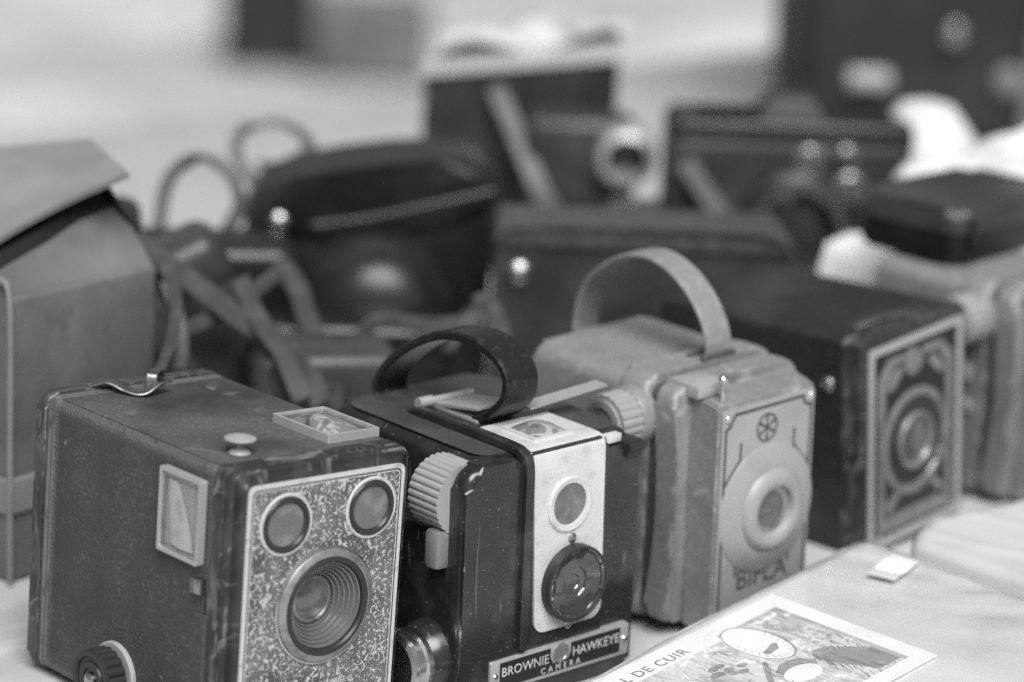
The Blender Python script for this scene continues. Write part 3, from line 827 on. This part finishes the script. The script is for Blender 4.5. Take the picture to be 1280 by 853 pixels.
def pack(name, back, right_x, front_y, material, label, cat, zoff=0.0, amp=0.8, seed=0.0):
    """a thick soft sleeve: back edge as a polyline, rounded rim, gentle waves"""
    xs = [p[0] for p in back]
    def back_y(x):
        for (xa, ya), (xb, yb) in zip(back, back[1:]):
            if xa <= x <= xb:
                return ya + (yb - ya) * (x - xa) / (xb - xa)
        return back[-1][1]
    x0, x1 = xs[0], xs[-1]
    m = MB()
    nu, nv = 90, 60
    def P(a, b):
        x = x0 + (x1 - x0) * a
        by = back_y(x)
        d_r = (x1 - x)
        y = by + (front_y - by) * b
        d_b = (by - y)
        z = surf(x) + zoff
        rim = 0
        for d in (d_b, d_r, y - front_y, x - x0):
            if d < 5:
                rim += 4.2 * (1 - math.sqrt(max(0, 1 - (1 - d / 5) ** 2)))
        z -= min(rim, 9)
        z += 1.3 * amp * (1 - abs(math.sin(0.09 * (x + 0.6 * y) + 0.8 * math.sin(y * 0.05)))) ** 4 * max(0, (x - 255) / 70 if zoff == 0 else 1)
        z += amp * (math.sin(x * 0.043 + y * 0.021 + seed) * 0.6 + math.sin(y * 0.07 - x * 0.02 + 2 * seed) * 0.4)
        return (x, y, z)
    m.grid(P, nu, nv)
    edge = [e for e in m.bm.edges if e.is_boundary]
    r = bmesh.ops.extrude_edge_only(m.bm, edges=edge)
    for v in [g for g in r['geom'] if isinstance(g, bmesh.types.BMVert)]:
        v.co.z = 0.3
    bmesh.ops.contextual_create(m.bm, geom=[e for e in m.bm.edges if e.is_boundary])
    return tag(m.build(name, material, None, 60), label, cat)
SLEEVE_OBJECT = pack('paper_pack', [(40, -62), (102.7, -49.2), (136.6, -45.9), (158, -43.4), (201.7, -39.2), (238, -36.8), (281, -30.6), (305.8, -26.2), (318, -24.8), (323.5, -27.5), (326.6, -34)], 0, -300, SLEEVE,
     'thick pale plastic sleeve of prints lying before the cameras, picture card on it', 'plastic sleeve', 0, 0.75)
film = MB()
def film_point(a, b):
    x = 62 + 258 * a
    back = -58 + (x - 62) * 0.118
    y = back - 4 + (-290 - back) * b
    k = max(0, 1 - abs(a - 0.93) / 0.12) + 0.35
    z = surf(x) + 2.9 + 0.35 * math.sin(x * 0.055 + y * 0.03) + 0.85 * k * math.sin(0.16 * x + 0.11 * y + 1.3 * math.sin(y * 0.06)) * math.sin(0.05 * y - 0.03 * x + 1)
    e = min(a, 1 - a, b, 1 - b)
    return (x, y, z - 2.0 * max(0, 1 - e / 0.02) ** 2)
film.grid(film_point, 120, 90)
film.build('clear_film', FILM, SLEEVE_OBJECT, 80)
pack('folded_paper', [(334, -46), (345, -38), (364, -29.5), (385, -34), (415, -40), (440, -44), (520, -50)], 0, -300, CLOTHPALE,
     'pale folded paper at the right edge, next to the plastic sleeve', 'paper', 1.6, 0.9, 1.7)

# the picture card
card = thing('picture_card', 'white bordered picture card with letters along its edge, under the clear sleeve', 'card', (244.9, -48.6, 33.3), 2.67, -0.03, -6.63)
MB().prism(rrect(-135, 0, -85.5, 0, 0.5, 2), 0, 0.5, 'z').build('sheet', PAPER, card)
def flat(name, mi, pts, z, parent=card):
    return MB().prism(pts, 0.45, z, 'z').build(name, INK[mi], parent)
pic = flat('printed_picture', 0, [(-128, -78), (-8.5, -78), (-8.5, -9.0), (-44, -9.0), (-46, -13.5), (-128, -13.5)], 0.56)
flat('printed_border', 1, [(-44, -10), (-8.5, -10), (-8.5, -78), (-11.0, -78), (-11.0, -12), (-44, -12)], 0.58)
m = MB()
m.prism(circ(-38, -26, 10.5, 28, 18), 0.5, 0.575, 'z')
m.build('helmet_outline', INK[2], pic)
MB().prism(circ(-38.4, -26, 9.7, 28, 17.2), 0.5, 0.59, 'z').build('helmet_shape', PAPER, pic)
MB().prism([(-44, -33), (-42.5, -36), (-36, -35), (-33, -31), (-35, -30), (-40, -32)], 0.5, 0.60, 'z').build('helmet_shade', INK[2], pic)
m = MB()
m.prism([(-11, -76), (-11, -62), (-22, -48), (-30, -46), (-34, -52), (-24, -76)], 0.5, 0.575, 'z')
m.prism([(-53, -48), (-46, -44), (-38, -46), (-34, -52), (-40, -60), (-52, -58)], 0.5, 0.58, 'z')
m.build('tunic_shape', INK[2], pic)
m = MB()
m.prism([(-12.5, -30), (-12.5, -15), (-26, -15), (-26, -22), (-21, -30)], 0.5, 0.575, 'z')
for k in range(9):
    a = k * 0.7
    m.prism(circ(-19 + 5 * math.cos(a * 1.7), -42 + 4.5 * math.sin(a * 2.3), 1.3, 10), 0.5, 0.575, 'z')
m.build('background_shapes', INK[1], pic)
m = MB()
m.prism(circ(-46, -56, 9, 24, 6), 0.5, 0.60, 'z')
m.build('collar_shape', PAPER, pic)
m = MB()
for k in range(10):
    m.prism(circ(-70 + 3.4 * math.cos(k * 2.1) + k * 1.1, -28 - 4 * math.sin(k * 1.3) - k, 2.6, 12, 1.7), 0.5, 0.585 + k * 0.001, 'z')
m.prism([(-62, -52), (-50, -38), (-48, -39), (-60, -54)], 0.5, 0.6, 'z')
m.build('plume_shape', INK[2], pic)
m = MB()
m.prism(circ(-78, -50, 12, 24, 18), 0.5, 0.578, 'z')
m.build('second_figure', INK[1], pic)
random.seed(11)
m = MB()
def stroke(x, y, ln_, a, wd=0.32):
    dx, dy = math.cos(a) * ln_ / 2, math.sin(a) * ln_ / 2
    ox, oy = -math.sin(a) * wd / 2, math.cos(a) * wd / 2
    m.prism([(x - dx + ox, y - dy + oy), (x - dx - ox, y - dy - oy), (x + dx - ox, y + dy - oy), (x + dx + ox, y + dy + oy)], 0.5, 0.62, 'z')
for k in range(26):                                                 # hatching round the helmet, along the coat and in the corner
    a = 2 * math.pi * k / 26
    if math.sin(a) < 0.3:
        stroke(-38 + 8.2 * math.cos(a), -26 + 15.0 * math.sin(a), 2.6, a + 0.5)
for k in range(70):
    stroke(random.uniform(-34, -12), random.uniform(-76, -46), random.uniform(3, 8), 1.15 + random.uniform(-0.15, 0.15))
for k in range(60):
    stroke(random.uniform(-110, -52), random.uniform(-76, -16), random.uniform(2, 7), random.choice((0.3, 1.2, 2.2)) + random.uniform(-0.3, 0.3))
for k in range(30):
    stroke(random.uniform(-27, -13), random.uniform(-46, -16), random.uniform(1, 4), random.uniform(0, 3))
m.build('engraved_strokes', INK[2], pic)
MB().text('AL DE CUIR', (-103, -11.3, 0.58), 7.2, (1, 0, 0), (0, 1, 0), 0.1, 'LEFT', 1.12).build('lettering', INK[3], card)
# white label on the sleeve
tg = MB().hull([(315.0, -51.9, 37.6), (316.5, -65.6, 37.8), (292.6, -73.0, 36.8), (289.7, -60.2, 36.6), (315.0, -51.9, 38.0), (316.5, -65.6, 38.2), (292.6, -73.0, 37.2), (289.7, -60.2, 37.0)]).build('paper_label', PAPER)
tag(tg, 'small blank white label stuck on the plastic sleeve', 'label')

# ------------------------------------------------------------------ second row: leather cases and straps
def open_case():
    t = thing('leather_case', 'tall tan leather camera case with its lid lifted, at the left edge', 'camera case', (50, 213, 0), 10)
    L, D, H = 85, 62, 128
    m = MB()
    m.prism(rrect(-4, L, 0, D, 5, 4), 0, H, 'z', 3, 3)
    m.build('body', TANLEATHER, t)
    m = MB()
    m.hull([(-3, 1, H - 4), (-3, 6, H + 2), (-3, D - 2, H - 4), (-3, D - 6, H + 4),
            (L - 1, 1, H - 4), (L - 1, D - 2, H - 4)] + [(L - 1, 3 + 27 * math.sin(R(a)), H - 2 + 30 * (1 - math.cos(R(a))) ** 0.5) for a in (15, 30, 45, 60, 75, 90)] + [(L - 1, D - 6, H + 30)])
    m.build('shoulder', TANLEATHER, t, 70)
    m = MB()
    m.strap([(-4.5, -0.5, 0), (-4.5, -0.5, 60), (-4.0, 0, H - 4), (-1, 8, H + 6)], (1, 1, 0), 5, 2.5)
    m.strap([(-4, -1, 40), (L, -1, 40)], (0, 0, 1), 16, 2)
    m.strap([(-5.2, D, 40), (-5.2, 0, 40)], (0, 0, 1), 16, 2)
    m.build('seam_welt', SUEDE, t)
    m = MB()
    for k in range(24):
        m.box(-5.2, -3.6, 7, 8, 8 + k * 5, 11 + k * 5, 0.2)
    m.build('stitching', SUEDE, t)
    MB().hull([(0, 14, H - 6), (L - 5, 20, H - 4), (0, D - 4, H - 4), (L - 5, D - 4, H - 4), (2, 22, H + 6), (L - 7, 27, H + 36), (2, D - 8, H + 10), (L - 7, D - 8, H + 38)]).build('shade_lining', GAPSHADE, t)  # dark lining built up under the lid to stand for the gap's shade
    inv = t.matrix_world.inverted()
    P = [inv @ (Vector(p) * S) / S for p in ((122, 236, 169), (134, 284, 174), (60, 322, 163), (18, 243, 126))]
    m = MB()
    def lid(a, b):
        p = (P[3] * (1 - a) + P[0] * a) * (1 - b) + (P[2] * (1 - a) + P[1] * a) * b
        return p + Vector((0, 0, 6 * math.sin(math.pi * a) * (0.7 - 0.4 * b)))
    m.grid(lid, 14, 10)
    bmesh.ops.recalc_face_normals(m.bm, faces=m.bm.faces[:])
    bmesh.ops.solidify(m.bm, geom=m.bm.faces[:], thickness=2.6)
    m.build('lid', SUEDE, t, 40)
    MB().strap([lid(0.9, 0.35) - Vector((0, 0, 4)), Vector((L - 1, 22, H + 14)), Vector((L + 1.5, 22, H - 6)), Vector((L + 1.5, 22, 70))], (0, 1, 0), 9, 2).build('side_strap', DARKLEATHER, t)
    return t
open_case()

def ever_ready_case():
    t = thing('leather_case', 'big dark polished leather camera case with protruding nose, behind the front box camera', 'camera case', (374, 375, 0), -38)
    # local x runs along the case, -y faces the viewer
    m = MB()
    m.prism(rrect(-66, 64, 0, 104, 14, 6, (10, 22, 12, 12)), -26, 30, 'y', 9, 4)
    m.build('body', DARKLEATHER, t)
    m = MB()
    m.prism([(-66, 84), (-66, 94), (-63, 103), (-56, 110), (-40, 116), (-16, 121), (10, 125), (34, 127), (50, 126), (60, 122), (66, 114), (67, 102), (60, 98), (40, 94), (10, 88), (-20, 84), (-45, 82)], -29, 32, 'y', 7, 5)
    m.build('top_flap', DARKLEATHER, t)
    m = MB()
    m.strap([(-30, -29.5, 90), (0, -29.5, 95), (40, -29.5, 105), (64, -28, 111)], (0, -0.3, 1), 5, 3)
    m.build('flap_welt', MIDLEATHER, t)
    ln = MB().lathe([(46, 0), (45, -14), (42, -26), (37, -36), (29, -43), (18, -47), (0, -48)], (4, -24, 44), 'y', 48).build('nose', DARKLEATHER, t)
    MB().lathe([(5, 0), (5, -2), (3, -3.5), (0, -4)], (-48, -29, 92), 'y', 20).build('press_stud', STEEL, t)
    return t
ever_ready_case()

def soft_case(name, label, loc, rz, tilt, size, material, strapmat, roll_=0):
    t = thing(name, label, 'camera case', loc, rz, tilt, roll_)
    x, y, z = size
    MB().box(-x / 2, x / 2, -y / 2, y / 2, 0, z, min(size) * 0.22, 4).build('body', material, t)
    m = MB()
    m.box(-x / 2 - 1.5, x / 2 + 1.5, -y / 2 - 1.5, y / 2 + 1.5, z * 0.62, z + 2, min(size) * 0.2, 4)
    m.build('flap', material, t)
    MB().strap([(0, -y / 2 - 2.4, z * 0.2), (0, -y / 2 - 2.6, z * 0.6), (0, -y / 2 - 2.2, z * 0.85)], (1, 0, 0), 14, 2).build('closing_strap', strapmat, t)
    return t
soft_case('leather_case', 'grey brown leather case tipped over under tangled straps beside the tall tan case', (205, 292, 34), -32, -6, (84, 54, 78), MIDLEATHER, STRAPMID, -27)
soft_case('leather_pouch', 'small rounded leather pouch just behind the front box camera', (222, 222, 0), -30, 0, (66, 42, 78), TANDARK, STRAPMID)
soft_case('leather_case', 'small dark case with rounded lid between the tall tan case and the strap loops', (180, 356, 0), -35, 0, (52, 46, 122), DARKLEATHER, STRAPMID)
soft_case('leather_case', 'dark case below the two strap loops, behind the tipped grey brown case', (262, 372, 0), -36, 0, (92, 46, 92), DARKLEATHER, STRAPMID)
soft_case('leather_case', 'added black leather case darkening the gap below the nose of the big dark case', (300, 300, 0), -38, 0, (96, 40, 62), DARKLEATHER, DARKLEATHER)  # dark backdrop added to blacken the gap between the straps
soft_case('leather_case', 'low black leather case lying beneath the tipped grey brown case', (178, 270, 0), -30, 0, (70, 50, 44), DARKLEATHER, DARKLEATHER)
CW = Vector((-614.0, -824.5, 458.6))
def away(px, py, d):
    """point d mm away from the viewpoint along the direction of photo pixel px, py (used to measure strap curves)"""
    return CW + d * (fw + r2 * ((px - 640) / 3734.0) - u2 * ((py - 426.5) / 3734.0))
def strap_thing(label, pts, width, material, thick=2.2, wdir=None, group='loose straps between the cases'):
    wdir = wdir or (r2 * 0.85 + u2 * 0.5 + fw * 0.2)
    m = MB()
    P = [away(*p) for p in pts]
    m.strap(P, wdir, width, thick, 8)
    o = m.build('leather_strap', material)
    return tag(o, label, 'strap', group)
strap_thing('thin grey strap curving down behind the metal bracket of the front box camera', [(166, 298, 1345), (200, 325, 1335), (219, 370, 1315), (216, 420, 1290), (203, 455, 1262), (196, 470, 1250)], 6, STRAPMID)
strap_thing('wide strap slanting down across the grey brown leather case', [(168, 300, 1390), (215, 335, 1385), (265, 372, 1380), (305, 402, 1375), (345, 425, 1370), (385, 470, 1350), (402, 505, 1345)], 10, STRAPMID, wdir=r2 * 0.6 + u2 * 0.8)
strap_thing('strap rising from the lens of tangled straps to the right of the pouch', [(385, 510, 1350), (408, 490, 1370), (425, 455, 1400), (445, 418, 1430), (480, 402, 1440), (540, 408, 1450), (590, 400, 1450), (612, 378, 1450)], 8, STRAPMID, wdir=r2 * 0.6 + u2 * 0.8)
strap_thing('strap falling from the big dark case beside its nose', [(350, 330, 1480), (372, 360, 1470), (385, 400, 1450), (405, 435, 1440), (430, 455, 1440)], 10, STRAPMID, wdir=r2 * 0.8 + u2 * 0.3)
strap_thing('short strap lying across the front of the grey brown leather case', [(215, 418, 1375), (260, 400, 1385), (310, 370, 1390), (352, 338, 1400)], 7, STRAPMID, wdir=u2)
strap_thing('thin strap hanging between the tall tan case and the wide slanting strap', [(206, 352, 1370), (212, 366, 1368), (222, 392, 1366), (228, 425, 1362), (226, 462, 1355)], 6, STRAPMID)
strap_thing('dark strap bent over the black case below the nose', [(560, 440, 1440), (578, 402, 1450), (604, 376, 1452), (622, 398, 1446), (628, 430, 1440)], 8, STRAPMID, wdir=r2 * 0.6 + u2 * 0.6)
strap_thing('strap hanging in front of the rounded pouch', [(300, 350, 1388), (322, 398, 1372), (352, 440, 1356), (378, 500, 1345)], 9, STRAPMID, wdir=r2 * 0.8 + u2 * 0.4)
strap_thing('lower strap loop standing up against the pale table', [(196, 300, 1560), (208, 232, 1580), (232, 203, 1590), (262, 200, 1600), (290, 222, 1600), (300, 258, 1590), (285, 285, 1570)], 8, TANLEATHER, 4.0, fw * 0.8 + r2 * 0.5)
strap_thing('upper strap loop standing up beside the big dark case', [(318, 228, 1640), (296, 196, 1650), (302, 164, 1660), (338, 152, 1665), (372, 164, 1660), (386, 188, 1650), (352, 206, 1640), (322, 204, 1640)], 8, TANLEATHER, 4.0, fw * 0.8 + r2 * 0.5)

# ------------------------------------------------------------------ dark flat case behind the grey camera
def flat_case():
    t = thing('flat_case', 'wide dark case with pale top edge behind the grey strap', 'camera case', (435, 231, 0), -40)
    m = MB()
    m.prism(rrect(-74, 74, 0, 104, 6, 5), -16, 30, 'y', 3, 3)
    m.build('body', BOXBLACK, t)
    m = MB()
    m.prism(rrect(-75, 75, 98, 108, 5, 5), -18, 32, 'y', 4, 3)
    m.build('lid', STRAPMID, t)
    m = MB()
    m.strap([(-75, -18, 100), (-60, -18.4, 107), (0, -18.6, 108.2), (60, -18.4, 107), (75, -18, 98)], (0, -0.5, 1), 6, 1.6)
    m.build('pale_edge', STRAPMID, t)  # raised strip along the lid, paler than the body
    MB().lathe([(6, 0), (6, -2), (4, -4), (0, -5)], (-62, -16, 84), 'y', 20).build('metal_stud', STEEL, t)
    return t
flat_case()

# ------------------------------------------------------------------ dark leather case lying on the far grey camera
def lying_case():
    t = thing('leather_case', 'dark rounded leather case lying on the grey camera at the right', 'camera case', (500, 78, 110.2), 4)
    MB().prism(rrect(0, 92, 0, 62, 9, 5), 0, 17, 'z', 3, 3).build('base', DARKLEATHER, t)
    m = MB()
    m.prism(rrect(-0.6, 92.6, -0.6, 62.6, 9, 5), 15.5, 27.5, 'z', 8, 5, (0, 1))
    m.build('lid', MIDLEATHER, t)
    MB().prism(rrect(-1, 93, -1, 63, 9, 5), 15, 16.4, 'z', 0.5).build('seam', MIDLEATHER, t)
    MB().box(8, 13, -3.5, 1, 8, 22, 1).build('clasp', DARKLEATHER, t)
    return t
lying_case()

# ------------------------------------------------------------------ third row, far out of focus
def viewfinder_camera():
    t = thing('bellows_camera', 'black box shaped camera with chrome lens ring and diagonal strap, far behind the leather case', 'camera', (618, 530, 0), -42)
    MB().hull([(-58, -35, 0), (60, -35, 0), (-58, 45, 0), (60, 45, 0), (-58, -35, 122), (60, -35, 137), (-58, 45, 122), (60, 45, 137)]).build('body', BOXBLACK, t)
    MB().hull([(-60, -37, 121), (62, -37, 136), (-60, 47, 121), (62, 47, 136), (-60, -37, 126), (62, -37, 143), (-60, 47, 126), (62, 47, 143)]).build('lid', PALEWINDOW, t)
    MB().box(4, 72, -72, -34, 50, 106, 8, 3).build('front_standard', MIDLEATHER, t)
    ln = MB().lathe([(18, 0), (18, -16), (17, -22), (12.5, -24), (12, -12)], (66, -66, 86), 'y', 40, caps=False).build('lens_ring', SATIN, t)
    MB().lathe([(12.4, -14), (8, -16), (0, -17)], (66, -66, 86), 'y', 32).build('lens_glass', GLASS, ln)
    MB().strap([(-14, -38, 116), (0, -60, 92), (14, -78, 66), (30, -82, 40)], (1, 0, 0.4), 11, 3).build('strap', TANLEATHER, t)
    MB().lathe([(7, 0), (7, -5), (0, -7)], (58, -62, 48), 'y', 20).build('metal_stud', STEEL, t)
    return t
viewfinder_camera()
tag(MB().grid(lambda a, b: (566 + 92 * a + 46 * b, 552 - 76 * a + 48 * b, 130 + 17 * a + 11 * abs(math.sin(4 * a + 3 * b)) * (0.3 + b) * (1 - 0.6 * a) + 5 * math.sin(9 * a - 4 * b)), 26, 16).build('crumpled_paper', GREYPAPER),
    'crumpled grey white paper on top of the far black box shaped camera', 'paper')

def reflex_camera():
    t = thing('reflex_camera', 'dark blurred camera with small chrome dials, left of the heaped white paper', 'camera', (664, 347, 0), -40)
    MB().box(-70, 74, -26, 24, 0, 112, 8, 3).build('body', BOXBLACK, t)
    MB().box(-70, 74, -24, 22, 100, 122, 6, 3).build('top_plate', DARKLEATHER, t)
    MB().hull([(-20, -22, 116), (24, -22, 116), (-20, 20, 116), (24, 20, 116), (-10, -14, 134), (14, -14, 134), (-10, 12, 134), (14, 12, 134)]).build('prism_hump', BOXBLACK, t)
    ln = MB().lathe([(30, 0), (30, -22), (26, -24), (26, -40), (22, -40), (20, -30)], (4, -24, 66), 'y', 40, caps=False).build('lens_barrel', DARKRING, t)
    MB().lathe([(27, -38), (27.5, -42), (22, -42)], (4, -24, 66), 'y', 40, caps=False).build('lens_rim', STEEL, ln)
    MB().lathe([(21, -31), (10, -34), (0, -35)], (4, -24, 66), 'y', 32).build('lens_glass', GLASS, ln)
    for x, z, r in ((12, 100, 9), (33, 104, 6), (36, 84, 10)):
        MB().lathe([(r, 0), (r, -6), (r - 2, -8), (0, -8.5)], (x, -26, z), 'y', 20).build('metal_dial', STEEL, t)
    MB().strap([(-60, -30, 96), (-30, -44, 60), (10, -66, 34), (50, -50, 22)], (0, 0.4, 1), 12, 3).build('neck_strap', STRAPMID, t)
    MB().box(-56, -14, -20, 18, 112, 122, 3).build('pale_top', GREYSTRAP, t)  # pale block on the left part of the top plate
    return t
reflex_camera()
def small_camera():
    t = thing('compact_camera', 'low dark camera with worn metal fittings lying before the far box camera', 'camera', (552, 318, 0), -40)
    MB().box(-46, 54, -22, 20, 0, 74, 8, 3).build('body', BOXBLACK, t)
    MB().lathe([(20, 0), (20, -14), (16, -16), (15, -8)], (-20, -20, 50), 'y', 32, caps=False).build('lens_barrel', DARKRING, t)
    MB().box(-40, -10, -20, 16, 74, 86, 3).build('finder_housing', STEEL, t)
    MB().lathe([(8, 0), (8, 7), (0, 8)], (34, 0, 74), 'z', 20).build('film_dial', STEEL, t)
    return t
small_camera()

# white papers behind the lying case
def heap(a, b):
    e = min(a, 1 - a, b * 1.2, 1 - b)
    rise = min(1, e / 0.14) ** 0.5
    z = (100 + 40 * a ** 0.7 + 10 * b + 5 * math.sin(9 * a + 3 * b) + 5 * math.sin(13 * b - 6 * a) + 4 * abs(math.sin(17 * a + 9 * b))) * rise
    return (556 + 150 * a + 50 * b, 190 - 112 * a + 54 * b, z)
m = MB()
m.grid(heap, 40, 30)
tag(m.build('crumpled_paper', WHITECLOTH), 'crumpled white paper heaped behind the lying leather case', 'paper')
def wad(a, b):
    e = min(a, 1 - a, b, 1 - b)
    z = (70 + 26 * math.sin(math.pi * b) + 6 * math.sin(8 * a + 5 * b) + 5 * math.sin(11 * b - 4 * a)) * min(1, e / 0.2) ** 0.5
    return (524 + 42 * a + 24 * b, 198 - 40 * a + 22 * b, z)
tag(MB().grid(wad, 22, 16).build('crumpled_paper', WHITECLOTH), 'small white paper wad between the plain black box camera and the lying leather case', 'paper')
def paper_cup():
    t = thing('paper_cup', 'pale upright paper cone standing behind the white paper heap', 'paper', (735, 300, 0))
    MB().lathe([(44, 0), (40, 60), (30, 110), (16, 128), (0, 132)], (0, 0, 0), 'z', 40).build('body', WHITECLOTH, t)
    return t
paper_cup()
BAGSTUDS = ((-14, 88), (60, 150))
def dark_bag():
    t = thing('camera_bag', 'large dark camera bag with round metal studs at the far right', 'bag', (1190, 655, 0), -40)
    MB().box(-130, 330, -60, 130, 0, 330, 26, 4).build('body', BAGDARK, t)
    MB().box(-136, 336, -66, 136, 150, 340, 26, 4).build('flap', BAGDARK, t)
    MB().strap([(60, -68, 320), (64, -72, 200), (60, -68, 60), (58, -64, 10)], (1, 0, 0), 34, 4).build('strap', BAGGREY, t)
    MB().box(-94, -60, -76, -60, 45, 59, 4).build('buckle', SATIN, t)
    MB().lathe([(13, 0), (13, -4), (8, -9), (0, -10)], (30, -66, 53), 'y', 24).build('clasp', BAGGREY, t)
    for x, z in BAGSTUDS:
        MB().lathe([(9, 0), (9, -4), (6, -7), (0, -8)], (x, -66, z), 'y', 24).build('metal_stud', STEEL, t)
    return t
dark_bag()

# things standing on the pavement beyond the table
def ground_bag(name, label, loc, rz, size, material):
    t = thing(name, label, 'bag', loc, rz)
    x, y, z = size
    MB().box(-x / 2, x / 2, -y / 2, y / 2, 0, z, min(size) * 0.2, 4).build('body', material, t)
    MB().strap([(-x * 0.25, 0, z - 10), (-x * 0.2, 0, z + 90), (x * 0.2, 0, z + 90), (x * 0.25, 0, z - 10)], (0, 1, 0), 40, 6).build('handle', material, t)
    return t
ground_bag('shopping_bag', 'dark bag standing on the pavement beyond the table', (3330, 4330, -750), -42, (200, 120, 420), BAGDARK)
ground_bag('canvas_bag', 'grey canvas bag on the pavement beside the dark bag', (3420, 4085, -750), -42, (250, 120, 190), BAGGREY)
